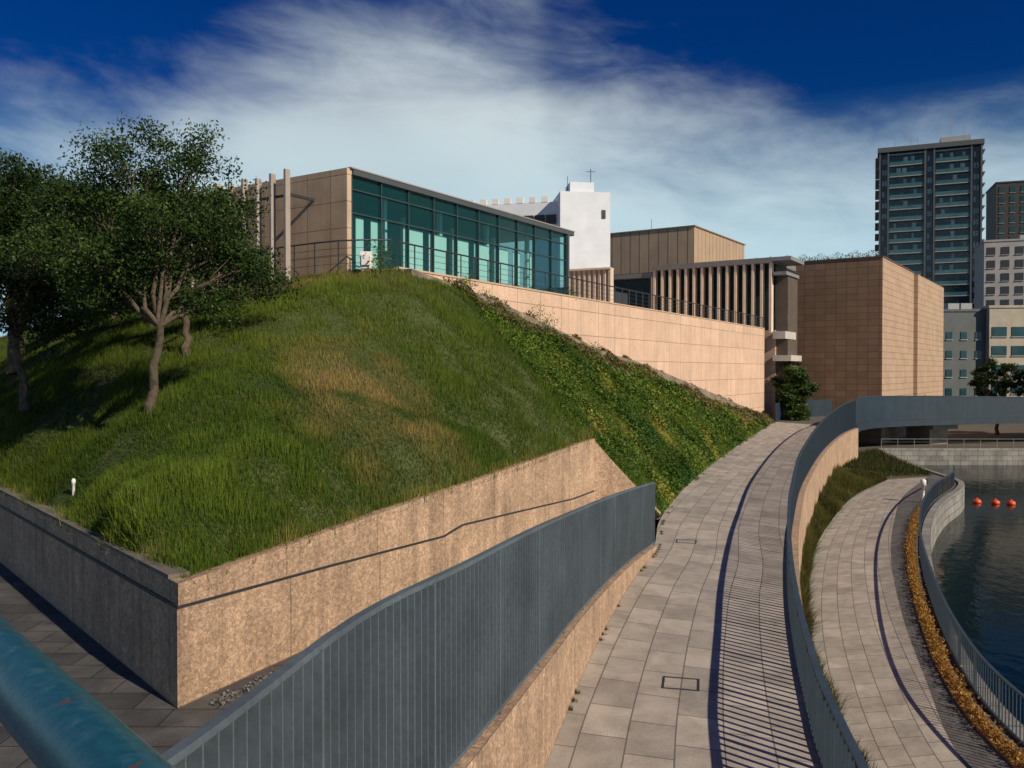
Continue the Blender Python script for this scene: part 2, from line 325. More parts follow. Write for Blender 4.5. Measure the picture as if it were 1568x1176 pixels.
K=U(((ctl[:,None,:2]-ctl[None,:,:2])**2).sum(2)); n=len(ctl); nct=n; A=np.zeros((n+3,n+3)); A[:n,:n]=K+np.eye(n)*.5; A[:n,n]=1; A[:n,n+1:]=ctl[:,:2]; A[n:,:n]=A[:n,n:].T
wts=np.linalg.solve(A,np.r_[ctl[:,2],0,0,0])
def hz_(XY):
    XY=np.atleast_2d(XY); return U(((XY[:,None,:]-ctl[None,:,:2])**2).sum(2))@wts[:nct]+wts[nct]+XY@wts[nct+1:]
BL=[]
for i in range(len(loop)):
    a=np.array(loop[i]); b=np.array(loop[(i+1)%len(loop)]); k=max(1,int(np.linalg.norm((b-a)[:2])/1.))
    for t in range(k): BL.append(a+(b-a)*t/k)
BL=np.array(BL); gx,gy=np.meshgrid(np.arange(-42,34,.9),np.arange(14,106,.9)); G=np.stack([gx.ravel(),gy.ravel()],1)
def inside(Pq,poly):
    x,y=Pq[:,0],Pq[:,1]; r=np.zeros(len(Pq),bool); j=len(poly)-1
    for i in range(len(poly)):
        xi,yi=poly[i][:2]; xj,yj=poly[j][:2]
        c=((yi>y)!=(yj>y))&(x<(xj-xi)*(y-yi)/(yj-yi+1e-12)+xi); r^=c; j=i
    return r
def vnoise(P,s,seed=0):
    r=np.random.default_rng(seed); o=np.zeros(len(P))
    for k in range(9):
        a=r.uniform(0,2*math.pi); f=s*r.uniform(.5,2.); o+=np.sin((P[:,0]*math.cos(a)+P[:,1]*math.sin(a))*f+r.uniform(0,6.3))
    return o/3
G=G[inside(G,BL)]; dmin=np.sqrt(((G[:,None,:]-BL[None,:,:2])**2).sum(2)).min(1); kk=dmin>.45; G=G[kk]; dmin=dmin[kk]
Gz=hz_(G)+.12*vnoise(G,.9,77)*np.clip(dmin/2,0,1); Gz=np.maximum(Gz,.05)
allp=[Vector(p[:2]) for p in BL]+[Vector(p) for p in G]; allz=list(BL[:,2])+list(Gz)
nb=len(BL); vo,ed,fo,_,_,_=geometry.delaunay_2d_cdt(allp,[(i,(i+1)%nb) for i in range(nb)],[],1,1e-4)
HV=np.zeros((len(vo),3)); HV[:,:2]=[tuple(v) for v in vo]
src=np.array([tuple(p) for p in allp])
for i in range(len(vo)):
    k=((src-HV[i,:2])**2).sum(1).argmin(); HV[i,2]=allz[k]
HF=np.array([f for f in fo if len(f)==3])
hill=fastmesh('hill',HV,HF,soil_m,smooth=True)
def sample(HV,HF,n,wfun=None):
    a,b,c=HV[HF[:,0]],HV[HF[:,1]],HV[HF[:,2]]; ar=np.linalg.norm(np.cross(b-a,c-a),axis=1)/2; ce=(a+b+c)/3
    w=ar*(wfun(ce) if wfun else 1); idx=rng.choice(len(HF),n,p=w/w.sum()); r1=np.sqrt(rng.random(n))[:,None]; r2=rng.random(n)[:,None]
    return a[idx]*(1-r1)+b[idx]*r1*(1-r2)+c[idx]*r1*r2
def sgn_ivy(P):
    a=np.array([3.26,35.]); b=np.array([-3.6,45.4]); d=b-a; return (d[1]*(P[:,0]-a[0])-d[0]*(P[:,1]-a[1]))/np.linalg.norm(d)+.8*vnoise(P,.7,33)*.6
def blades(name,P,h,w,col,mat,lean=.35,parent=None):
    n=len(P); az=rng.uniform(0,2*math.pi,n); la=rng.uniform(0,2*math.pi,n); ll=np.abs(rng.normal(0,lean,n))
    wv=np.stack([np.cos(az),np.sin(az),np.zeros(n)],1)*(w/2)[:,None]
    tip=P+np.stack([np.cos(la)*ll*h,np.sin(la)*ll*h,h*np.sqrt(np.clip(1-ll**2,.1,1))],1)
    V=np.stack([P-wv-[0,0,.03],P+wv-[0,0,.03],tip],1).reshape(-1,3); F=np.arange(3*n).reshape(-1,3)
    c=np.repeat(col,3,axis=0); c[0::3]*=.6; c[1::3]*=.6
    return fastmesh(name,V,F,mat,col=c,parent=parent)
def leaves(name,P,size,col,mat,parent=None,flat=0.,asp=.55):
    n=len(P); a=rng.normal(size=(n,3)); a[:,2]*=(1-flat)
    a/=np.linalg.norm(a,axis=1)[:,None]; b=np.cross(a,rng.normal(size=(n,3)))
    if flat: b=np.cross(a,np.array([0,0,1.])+rng.normal(size=(n,3))*.5)
    b/=np.linalg.norm(b,axis=1)[:,None]+1e-9
    s=size[:,None]; V=np.stack([P-a*s/2,P+b*s*asp/2,P+a*s/2,P-b*s*asp/2],1).reshape(-1,3); F=np.arange(4*n).reshape(-1,4)
    return fastmesh(name,V,F,mat,col=np.repeat(col,4,axis=0),parent=parent)
def lerp(a,b,t): return np.array(a)[None]*(1-t[:,None])+np.array(b)[None]*t[:,None]
ng=430000
P=sample(HV,HF,ng,lambda c:np.where(sgn_ivy(c)<.3,1,.12)*np.clip(28/np.maximum(c[:,1],16),.3,1.6)**1.3)
big=vnoise(P,.35,1); sm=vnoise(P,2.2,2); md=vnoise(P,.9,41)
t=np.clip(.48+.2*big+.2*sm+.15*md,0,1); col=lerp((.05,.115,.012),(.19,.275,.035),t)
ca,sa=math.cos(.35),math.sin(.35); X=P[:,0]+4.5; Y=P[:,1]-27; q1=(X*ca+Y*sa)/2.9; q2=(-X*sa+Y*ca)/5.5
dc=np.exp(-((q1**2+q2**2)**1.1)); dry=np.clip(dc*1.15+.35*md*dc+.35*sm*dc+.12*big-.28,0,.85)
top=np.exp(-(((P[:,0]+10)/5)**2+((P[:,1]-39.5)/1.8)**2)); dry=np.clip(dry+.5*top,0,1)
dry=np.clip(dry+(rng.random(ng)<.06)*.6,0,1)
dcol=lerp((.34,.22,.085),(.54,.42,.17),rng.random(ng))
col=col*(1-dry[:,None])+dcol*dry[:,None]
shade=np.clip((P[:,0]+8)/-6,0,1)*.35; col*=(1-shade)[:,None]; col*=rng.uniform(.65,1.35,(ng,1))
hgt=rng.uniform(.08,.32,ng)*(1+.45*np.clip(sm,-1,1.3)+.25*md)*(1-.5*dry)
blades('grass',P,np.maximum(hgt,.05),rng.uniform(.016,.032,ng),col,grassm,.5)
E=[]
for a,b in zip(loop[1:7],loop[2:8]):
    a=np.array(a);b=np.array(b);k=int(np.linalg.norm(b-a)*240); tt=rng.random(k)[:,None]; E.append(a+(b-a)*tt+np.c_[rng.normal(0,.13,(k,2)),np.zeros(k)]+[0.0,.22,0.02])
E=np.vstack(E); ce=lerp((.09,.16,.02),(.46,.40,.12),np.clip(rng.random(len(E))*.7+.3*vnoise(E,1.5,9),0,1))
blades('edge_grass',E,rng.uniform(.12,.50,len(E))*np.clip(.9+.6*vnoise(E,2,4),.3,2),rng.uniform(.012,.026,len(E)),ce,grassm,.55)
ni=190000
P=sample(HV,HF,ni,lambda c:np.where(sgn_ivy(c)>-.6,1,0.)*np.clip(45/np.maximum(c[:,1],20),.3,1.3)**1.2)
big=vnoise(P,.55,11); sm=vnoise(P,1.9,12); tall=np.clip(.35+.5*sm,0.03,1.2)
P[:,2]+=rng.random(ni)*tall*.6
t=np.clip(.48+.3*big+.15*rng.normal(size=ni),0,1); col=lerp((.03,.09,.014),(.16,.24,.038),t)
yl=np.clip(vnoise(P,1.3,15)*.9-.2,0,1)*np.clip(.6+vnoise(P,.4,16),0,1); col=col*(1-yl[:,None])+np.array([.30,.31,.06])*yl[:,None]
dT=((P[:,0]-T0[0])*60-(P[:,1]-T0[1])*35.92)/69.93
br=(rng.random(ni)<np.clip(1.6-dT*.45,0,.6)); col[br]=np.array([.26,.18,.10])
col*=rng.uniform(.6,1.35,(ni,1)); leaves('ground_cover_plants',P,rng.uniform(.10,.22,ni)*np.clip(P[:,1]/50,.7,1.4),col,leafm,flat=.3,asp=.7)
# kerbed strip of dry ochre plants at the foot of the promenade railing
Pk,s=crom([(x-.45,y) for x,y in rl],.5); d,n_=normals2(Pk)
ribbon('ochre_planting_kerb',[(x-.45,y,-3.43) for x,y in rl],-3.6,.42,orange,step=1)
c=np.c_[Pk+rng.normal(0,.04,Pk.shape),np.full(len(Pk),-3.42)]
LP=np.repeat(c,170,axis=0); LP=LP+np.abs(rng.normal(size=LP.shape))*[0,0,.13]+rng.normal(size=LP.shape)*[.11,.13,0]
leaves('dry_planting',LP,rng.uniform(.05,.12,len(LP)),lerp((.26,.13,.03),(.55,.33,.08),rng.random(len(LP))),leafm,flat=.2)

# ------------------------------------------------------------------ planter walls
def onW(y,z): return (-6+.4724*(y-15.4),y,z)
wl=[(-40,54.2,2.18),(-16.6,27.5,2.2),(-6.0,15.4,2.2),onW(22,2.56),onW(28.5,2.88),(3.26,35,3.22)]
ribbon('planter_wall',wl,-.1,.34,concrete,smooth=False); pw=D.objects['planter_wall']
low=[(-40,54.2,1.72),(-16.6,27.5,1.74),(-6.0,15.4,1.76),onW(19,1.6),onW(23.7,1.36),onW(24.7,1.50),onW(28.5,1.29),onW(32.7,1.05),(3.26,35,1.05)]
ribbon('plinth_course',low,-.1,.44,concrete,smooth=False,parent=pw)
ch=[(a[0],a[1],a[2]+.05,a[2]+.001) for a in low]
ribbon('groove_shade_strip',ch,0,.41,dark,smooth=False,parent=pw)  # raised dark strip; the groove's shade is put into its colour
gc=simple('grey_coping',(.16,.145,.125),.85,2,.3,.4)
ribbon('coping_strip',[(-40,54.2,2.26,2.19),(-16.6,27.5,2.28,2.21),(-6.12,15.56,2.28,2.205)],0,.40,gc,smooth=False,parent=pw)
ribbon('end_wall',[(3.3,34.95,3.2),(4.2,35.15,2.2),(5.1,35.3,1.25),(6.1,34.9,.15)],-.1,.3,concrete,smooth=False,parent=pw)
ribbon('corridor_wall',[(3.6,33.4,1.12),(5.0,33.0,1.08)],-.1,.25,concrete,smooth=False)
gp=np.array([(-5.55+t*9.3,15.3+t*19.6) for t in rng.random(6000)]); gp=gp+rng.normal(0,.07,gp.shape)
leaves('gravel',np.c_[gp+[.22,-.12],.01+rng.random((6000,1))*.04],rng.uniform(.03,.09,6000),np.repeat(rng.uniform(.08,.3,(6000,1)),3,1),leafm,asp=.9)
tl=[onT(f)+(z,) for f,z in tz][::-1]
ribbon('drain_channel',[(x+.5,y-.32,z-.0,z-.6) for x,y,z in tl],0,.5,simple('channel_concrete',(.22,.18,.14),.9,1,.6,.5,fine=6),step=2)
wr0,_=crom(pathL,.4); wr0=wr0[wr0[:,1]>8]; W0=np.repeat(wr0,60,axis=0); kk=vnoise(W0,1.7,61)>.55; W0=W0[kk]+[.19,0]+rng.normal(0,.03,(kk.sum(),2))
blades('wall_foot_weeds',np.c_[W0,np.zeros(len(W0))],rng.uniform(.03,.12,len(W0)),rng.uniform(.01,.02,len(W0)),lerp((.05,.08,.02),(.25,.2,.08),rng.random(len(W0))),grassm,.6)

# ------------------------------------------------------------------ terrace block
q=[T0,T1,(T1[0]+vv.x*23,T1[1]+vv.y*23),tuple(C0+vv*20+uu*1),tuple(C0+uu*1.0)]
m=MB(); m.prism(q,-3.6,11.05); tw=m.obj('terrace_retaining_wall',terr_m)
ribbon('coping',[(T0[0],T0[1],11.15,11.052),(T1[0],T1[1],11.15,11.052)],0,.3,simple('tan_coping',(.5,.37,.27),.8,1,.15,.1),smooth=False,parent=tw,side=.1)
def thinrail(name,pts,h,mat,post=1.5,n=2,pw_=.022,hr=.03):
    root=empty(name); P,s=crom(pts,post)
    c=P[:,:3].copy(); c[:,2]+=h/2; V,F=boxes(c,np.tile([1.,0],(len(P),1)),np.tile([pw_,pw_,h/2],(len(P),1))); fastmesh('posts',V,F,mat,parent=root)
    tube('handrail',[(p[0],p[1],p[2]+h) for p in P],hr,mat,root,2)
    for k in range(1,n+1): tube('wire',[(p[0],p[1],p[2]+h*k/(n+1)) for p in P],.012,mat,root,1)
thinrail('terrace_railing',[(T0[0]-.05,T0[1]+.15,11.1),(12.2,72.2,11.1),(T1[0]-.2,T1[1],11.1)],1.3,dark,1.4,3,.032,.045)
thinrail('terrace_railing',[tuple(C0-uu*1.3+vv*9)+(10.5,),tuple(C0-uu*1.3+vv*4)+(10.65,),tuple(C0-uu*1.2+Vector((.5,0)))+(10.75,),(T0[0]-.3,T0[1]-.4,10.95)],1.45,dark,1.4,3,.028,.04)

# ------------------------------------------------------------------ glass pavilion
gp_=empty('glass_pavilion')
def LW(s,t): p=C0+uu*s+vv*t; return (p.x,p.y)
def seg(m,s0,t0,s1,t1,z0,z1): m.prism([LW(s0,t0),LW(s1,t0),LW(s1,t1),LW(s0,t1)],z0,z1)
wtan=brick('pavilion_wall_mat',(.54,.40,.28),(.48,.355,.25),(.2,.14,.10),1.6,1.3,.02,0,.8,.6,.2,14,bump=.3,streak=.2,famt=.3)
m=MB(); seg(m,0,.0,.35,17,7,15.9); m.obj('end_wall',wtan,gp_)
m=MB(); seg(m,.35,6.2,22,6.5,10,15.55); m.obj('back_wall',simple('interior_wall',(.11,.19,.19),.8,1,.2,0),gp_)
m=MB(); seg(m,.35,.12,22,6.2,10.2,11.0); m.obj('floor',simple('interior_floor',(.2,.2,.18),.6),gp_)
m=MB(); seg(m,.352,-.12,22.9,17,15.62,15.88); seg(m,22.0,-.1,22.25,.15,11.05,15.62); m.obj('roof_slab',simple('roof_edge',(.06,.075,.085),.5,1,.1,0),gp_)
m=MB(); seg(m,.2,-.14,23,17.2,15.905,15.97); m.obj('roof_cap',simple('roof_cap_mat',(.30,.28,.26),.5,1,.1,0),gp_)
m=MB(); m.face([(*LW(.35,.1),10.9),(*LW(22,.1),10.9),(*LW(22,.1),15.6),(*LW(.35,.1),15.6)]); m.face([(*LW(22.1,.1),10.9),(*LW(22.1,6.2),10.9),(*LW(22.1,6.2),15.6),(*LW(22.1,.1),15.6)]); m.obj('glazing',gm,gp_)
m=MB()
for k in range(11):
    s=.35+k*2.17 if k<10 else 21.95; seg(m,s-.03,-.02,s+.03,.2,10.95,15.61)
for z in (13.75,11.0,14.9): seg(m,.38,.0,21.9,.16,z,z+.06)
m.obj('mullions',simple('mullion_mat',(.03,.06,.065),.4,1,.1,0),gp_)
m=MB()
for s0,w in ((.9,.55),(2.0,.5),(4.55,1.65),(6.75,1.6),(8.95,1.55),(11.1,1.55),(13.3,1.5),(15.4,.8),(17.5,.6)): seg(m,s0,.25,s0+w,.29,11.05,13.65)
m.obj('blinds',simple('blind_mat',(.9,.86,.78),.8,1,.05,0),gp_)
m=MB()
for t in (2,4.8):
    for s in (5,10,15,20): seg(m,s,t,s+.25,t+.25,11,15.5)
m.obj('interior_columns',white,gp_)
m=MB()
for k in range(10):
    t=2.24+k*1.02; seg(m,-1.92,t-.07,-1.62,t+.07,9.8,15.55+.2*(k==0)+.1*(k%2))
m.obj('louvre_fins',simple('fin_mat',(.34,.30,.27),.6,1,.15,0),gp_)
m=MB()
seg(m,-1.61,2.18,0,2.30,14.5,14.64); seg(m,-1.61,8.3,0,8.42,14.5,14.64)
seg(m,-1.61,2.31,-1.53,13,14.5,14.62)
m.obj('louvre_beams',dark,gp_)
m=MB(); m.box((-6.9,40.4),(1,0),0,.28,.2,10.85,11.65); m.box((-6.9,40.15),(1,0),0,.2,.055,11.0,11.5); m.obj('air_conditioner_unit',whitep)

# ------------------------------------------------------------------ louvred building behind
lb=empty('louvred_building')
u2=Vector((.555,.832)).normalized(); Cb=Vector((26.1,122))
def poly(c,u,l,v,w): c=Vector(c); return [tuple(c),tuple(c+u*l),tuple(c+u*l+v*w),tuple(c+v*w)]
m=MB(); m.prism(poly(Cb,u2,22,vv,14.5),10,26.7); m.obj('roof_block',tan_m,lb)
m=MB(); m.prism(poly(Cb+vv*14.51+uu*.5,u2,20,vv,14),10,26.2); m.obj('roof_block_low',terr_m,lb)
m=MB(); m.prism(poly(Cb-u2*.15+vv*-.15,u2,22.3,vv,14.7),26.71,26.9); m.obj('roof_cap',simple('tan_cap',(.2,.15,.11),.8,1,.1,0),lb)
tube('lightning_rod',[(*(Cb+vv*7+uu*1),26.7),(*(Cb+vv*7+uu*1),28.6)],.03,dark,lb,1)
Cw=Vector((31.6,103))
m=MB(); m.prism(poly(Cw+uu*1.2,uu,9,vv,24),11,19.1); m.obj('glazed_wall',simple('dark_glazing',(.02,.045,.05),.12,1,.3,0),lb)
m=MB(); m.prism(poly(Cw-uu*.3,uu,11,vv,15.6),19.1,19.75); m.prism(poly(Cw+vv*15.601,uu,11,vv,9),18.3,18.9); m.obj('roof_slab',simple('louvre_roof',(.2,.2,.19),.6,1,.1,0),lb)
m=MB()
for k in range(15):
    c=Cw+vv*(.3+k*1.08)+uu*.35; m.box(c,uu,0,.42,.15,10.6,19.1)
m.box(Cw+vv*15.8+uu*.6,uu,0,.6,.1,10.6,18.29)
m.obj('fins',simple('fin_cream',(.75,.59,.45),.7,1,.1,0),lb)
m=MB(); m.prism(poly(Cw+uu*1.2,uu,9,vv,24),-3.5,10.99); m.obj('lower_wall',terr_m,lb)
m=MB(); c=Cw
m.prism(poly(c,uu,6,-vv,1.6),17.6,18.0); m.prism(poly(c-uu*.3,uu,6.3,-vv,2.2),19.3,19.75)
m.obj('canopy',simple('canopy_grey',(.22,.23,.24),.6,1,.1,0),lb)
m=MB(); m.prism(poly(Cw,uu,5,-vv,1.5),9.9,10.8); m.prism(poly(Cw,uu,5,-vv,2.2),7.2,7.9); m.obj('balconies',simple('balcony_white',(.50,.48,.45),.6,1,.1,0),lb)
m=MB(); m.prism(poly(Cw+uu*1.5,uu,4.5,-vv,1.4),-3.5,17.59); m.obj('dark_gap_fill',simple('gap_shade_mat',(.10,.08,.065),.7,1,.2,0),lb)  # dark block closing the gap; the gap's shade is put into its colour
m=MB()
for k in range(9):
    p=Vector((5.0,72.8))+(Vector((8.3,71.3))-Vector((5,72.8)))*(k/8); m.box(p,uu,0,.3,.09,11,14.5)
m.box((6.65,72.05),(3.3,-1.5),0,1.9,.5,14.501,14.65); m.obj('small_fins',simple('fin_white',(.6,.5,.4),.7,1,.1,0),lb)
m=MB(); m.prism(poly((6.5,76),uu,9,vv,5),11,13.6); m.obj('dark_entrance',dark,lb)

# stone clad building
sb=empty('stone_clad_building'); Cs=Vector((47.9,110)); u3=Vector((.571,.82)).normalized()
m=MB(); m.prism(poly(Cs,u3,22,vv,18),-3.6,20.7); m.obj('front_block',stone_m,sb)
sunlit_m=brick('stone_sunlit_mat',(.47,.335,.235),(.42,.305,.21),(.2,.14,.1),1.35,.85,.035,0,.8,.3,.15,8,bump=.2,streak=.12,famt=.2)  # same stone tile, sunlit brightness of the river side put into the colour
m=MB(); m.prism(poly(Cs-vv*.04,u3,22,vv,.039),-3.5,20.7)
m.prism(poly(Cs+u3*22.01-vv*.6,u3,25,vv,16),-3.6,20.5); m.obj('river_face',sunlit_m,sb)
m=MB(); m.prism(poly(Cs-u3*.1-vv*.12,u3,22.1,vv,18.2),20.71,20.9); m.obj('parapet_cap',simple('stone_cap',(.10,.07,.05),.8,1,.1,0),sb)
P=np.array([tuple(Cs+vv*t+u3*.6) for t in rng.uniform(.3,17,2600)])+rng.normal(0,.2,(2600,2)); leaves('roof_plants',np.c_[P,20.85+rng.random(2600)**2*1.1*(.5+.5*np.sin(P[:,0]*1.7)**2)],rng.uniform(.1,.22,2600),lerp((.05,.08,.03),(.15,.12,.06),rng.random(2600)),leafm,sb)

def windows(m,o,dx,z0,cols,rows,pw,ph,w,h,out,t=.04):
    o=Vector(o); dx=Vector(dx).normalized(); nrm=Vector((dx.y,-dx.x))*out
    for i in range(cols):
        for j in range(rows):
            c=o+dx*(i*pw+pw/2)+nrm*t/2; m.box(c,dx,0,w/2,t,z0+j*ph,z0+j*ph+h)
wb=empty('white_building')
m=MB(); m.prism(poly((5.1,90),Vector((1,.12)).normalized(),5.4,Vector((-.1,1)).normalized(),9),0,25.0); m.prism(poly((6.2,91),Vector((1,.12)).normalized(),2.6,Vector((-.1,1)).normalized(),3),25,26.2)
m.prism([(-9,95.3),(5.05,92),(6,100),(-7,104)],0,24.3); m.obj('walls',simple('white_bg_wall',(.66,.72,.80),.7,.6,.1,.03),wb)
m=MB()
for k in range(9): m.box((-7.2+k*1.35,95.1-k*.318),(1,-.235),0,.36,.25,24.3,24.9)
m.obj('roof_blocks',whitep,wb)
tube('antenna',[(8.5,92,25),(8.5,92,27.8)],.04,dark,wb,1); tube('antenna',[(8.0,92,27.5),(9.0,92,27.5)],.03,dark,wb,1); tube('antenna',[(6.0,92,25),(6.0,92,27)],.03,dark,wb,1)
m=MB(); windows(m,(1.2,92.9),(14.05,-3.3),21.9,3,1,1.25,1,1.1,1.0,1,.12); windows(m,(9.3,90.5),(1,.12),22.2,1,1,.9,1,.4,.9,1,.05); m.obj('windows',dark,wb)

# apartment tower
at=empty('apartment_tower'); TA=Vector((125.8,292)); td=Vector((.92,-.39)).normalized(); tn=Vector((-td.y,td.x)); TZ=80.2; FH=3.72; NF=22
gl=brick('tower_windows_mat',(.010,.04,.05),(.06,.13,.14),(.03,.04,.04),1.55,FH,.12,0,.2,.4,.3,3,bump=0,bias=-.3)
m=MB(); m.prism(poly(TA,td,31,tn,20),-3.5,TZ); m.obj('glazed_body',gl,at)
sl_m=simple('tower_slab_mat',(.34,.36,.37),.7,1,.1,0); fr=simple('tower_frame_mat',(.09,.10,.11),.6,1,.1,0)
m=MB()
for k in range(NF):
    z=1+k*FH; m.prism(poly(TA+td*3.2-tn*1.4,td,10.6,tn,1.38),z,z+.34); m.prism(poly(TA+td*17.2-tn*1.4,td,10.3,tn,1.38),z,z+.34)
    m.prism(poly(TA+td*31.01+tn*2,td,1.2,tn,16),z,z+.3); m.prism(poly(TA-td*1.2+tn*2,td,1.19,tn,16),z,z+.3)
m.obj('balcony_slabs',sl_m,at)
m=MB()
for x0,w in ((0,.5),(2.6,.5),(13.85,.6),(16.6,.5),(27.6,.5),(30.5,.5)): m.prism(poly(TA+td*x0-tn*1.7,td,w,tn,1.69),-3.5,TZ)
m.prism(poly(TA-td*.5-tn*2,td,32,tn,23),TZ+.01,TZ+1.6); m.obj('frame',fr,at)
m=MB()
for k in range(NF-1):
    z=1.35+k*FH
    for x0,w in ((3.3,10.4),(17.3,10.1)): m.prism(poly(TA+td*x0-tn*1.45,td,w,tn,.05),z,z+1.05)
m.obj('balcony_glass',simple('balcony_glass_mat',(.045,.13,.14),.15,.3,.3,0,fine=1),at)
m=MB()
for k in range(NF-1):
    z=2.1+k*FH
    for x0 in (1.0,1.8,14.9,15.6,28.6,29.5):
        if random.random()<.85: m.prism(poly(TA+td*x0-tn*.2,td,.6,tn,.19),z,z+1.7)
    for x0 in (4.5,7,9.8,18.5,21.5,24.6):
        if random.random()<.45: m.prism(poly(TA+td*(x0+random.random())-tn*.12,td,random.uniform(.6,1.4),tn,.1),z+.3,z+2.0)
m.obj('curtained_windows',simple('curtain_mat',(.40,.50,.51),.5,.2,.4,0,fine=1),at)
m=MB(); m.prism(poly(TA+td*19+tn*3,td,9,tn,8),TZ+1.61,TZ+4.5)
for x0,hh in ((10,7),(12,4),(22,9),(26,8),(5,3)): m.box(TA+td*x0+tn*4,td,0,.08,.08,TZ+1.6,TZ+hh+1.6)
m.obj('roof_plant_room',sl_m,at)

def cityb(name,o,dx,w,dep,z1,wallm,cols,rows,ww,wh,z0w,ph,winm=teal):
    r=empty(name); o=Vector(o); dx=Vector(dx).normalized(); n_=Vector((-dx.y,dx.x))
    m=MB(); m.prism(poly(o,dx,w,n_,dep),-3.5,z1); m.prism(poly(o-dx*.2-n_*.2,dx,w+.4,n_,dep+.4),z1+.01,z1+.5); m.obj('walls',wallm,r)
    m=MB(); windows(m,o,dx,z0w,cols,rows,w/cols,ph,ww,wh,1,.08); m.obj('windows',winm,r)
    m=MB(); windows(m,o,dx,z0w-.18,cols,rows,w/cols,ph,ww+.2,.15,1,.16); m.obj('sills',sl_m,r)
    for f in (.3,.6):
        m=MB(); m.prism(poly(o+dx*w*f+n_*3,dx,2.2,n_,2),z1+.5,z1+1.9); m.obj('roof_unit',sl_m,r)
cream=simple('cream_wall',(.40,.37,.30),.8,.5,.15,0); greyw=simple('grey_wall',(.11,.13,.135),.8,.5,.15,0); darkw=simple('dark_brown_wall',(.045,.04,.04),.7,.5,.2,0)
cityb('office_building',(95.5,170),(1,-.1),30,14,18.6,cream,8,4,2.8,1.9,1.5,3.8)
cityb('office_building',(87,172),(1,-.05),8.6,12,18.0,greyw,3,4,1.2,1.5,1.0,3.8)
cityb('apartment_building',(126.5,228),(1,-.35),30,14,40.5,simple('pale_grey_wall',(.36,.35,.34),.8,.5,.15,0),9,11,1.9,2.0,2,3.5,dark)
cityb('apartment_building',(170.5,300),(1,-.35),40,18,72,darkw,12,20,1.6,2.2,2,3.5)
cityb('apartment_building',(-120,260),(1,.05),60,18,30,cream,14,8,1.6,2.0,2,3.5)
# ------------------------------------------------------------------ footbridge (far)
fb=empty('footbridge')
nearc=[(36.3,89.7),(39.8,96.5),(44.5,101.5),(52.5,105.5),(66,109.5),(90,114),(140,120)]
farc=[(31.0,100),(35.5,108),(42,113),(51,117),(66,121),(90,125),(140,131)]
strip('deck',nearc,farc,.0,grey_m,fb,80)
strip('soffit',nearc,farc,-.75,steel,fb,80)
hn=[3.0,3.0,2.95,2.85,2.6,2.4,2.4]
steelf=brick('bridge_steel',(.018,.036,.056),(.021,.041,.062),(.010,.018,.026),2.4,9,.03,0,.5,.8,.2,12,bump=.1,streak=.25)
ribbon('near_girder',[(x,y,.25,-.75) for x,y in nearc],0,.25,steelf,fb,step=1)
ribbon('near_parapet',[(x,y,h,.25) for (x,y),h in zip(nearc,hn)],0,.08,steelf,fb,step=1)
ribbon('parapet_handrail',[(x,y,h+.08,h+.005) for (x,y),h in zip(nearc,hn)],0,.2,steel,fb,step=1)
ribbon('far_parapet',[(x,y,2.2,-.75) for (x,y) in farc],0,.15,steelf,fb,step=1)
for x,y in ((55,112.5),(78,117)):
    m=MB(); m.box((x,y),(1,.25),0,1.4,2.2,-5.3,-1.5); m.box((x,y),(1,.25),0,1.9,3.4,-1.5,-.76); m.obj('pier',simple('pier_concrete',(.34,.29,.24),.8,.8,.3,.2),fb)
thinrail('seawall_railing',[(44.5,102.2,-3.3),(80,102.2,-3.3),(140,103,-3.3)],1.1,simple('galvanised',(.22,.23,.23),.5),2.0,2)

# ------------------------------------------------------------------ planting strip below retaining wall
wr,_=crom(pathR,1.); pp,_=crom(pl,1.); k=160
ys=np.linspace(5,74,k); xa=np.interp(ys,wr[:,1],wr[:,0])+.35; xb=np.interp(ys,pp[:,1],pp[:,0])
V=np.zeros((2*k,3)); V[0::2]=np.c_[xa,ys,np.full(k,-2.5)]; V[1::2]=np.c_[xb,ys,np.full(k,-3.47)]
F=np.array([(2*i,2*i+1,2*i+3) for i in range(k-1)]+[(2*i,2*i+3,2*i+2) for i in range(k-1)])
fastmesh('planting_bed',V,F,soil_m)
nv=70000; P=sample(V,F,nv); t=np.clip(.5+.4*vnoise(P,.8,21),0,1); col=lerp((.03,.06,.012),(.13,.17,.035),t)*rng.uniform(.6,1.3,(nv,1)); br=rng.random(nv)<.25; col[br]=(.20,.11,.05)
blades('verge_grass',P,rng.uniform(.15,.55,nv)*np.clip(1+.6*vnoise(P,1.5,22),.3,2),rng.uniform(.02,.045,nv),col,grassm,.6)
VV=np.array([(33,76,-3.47),(38.2,77,-3.47),(43.5,101,-3.47),(36,92,-3.3),(30,79,-2.9)])
m=MB(); m.face([tuple(p) for p in VV]); m.obj('verge',soil_m)
VF=np.array([(0,1,4),(1,3,4),(1,2,3)]); P=sample(VV,VF,9000); col=lerp((.02,.045,.012),(.10,.10,.03),rng.random(9000)); blades('verge_grass',P,rng.uniform(.15,.6,9000),rng.uniform(.05,.1,9000),col,grassm,.6)

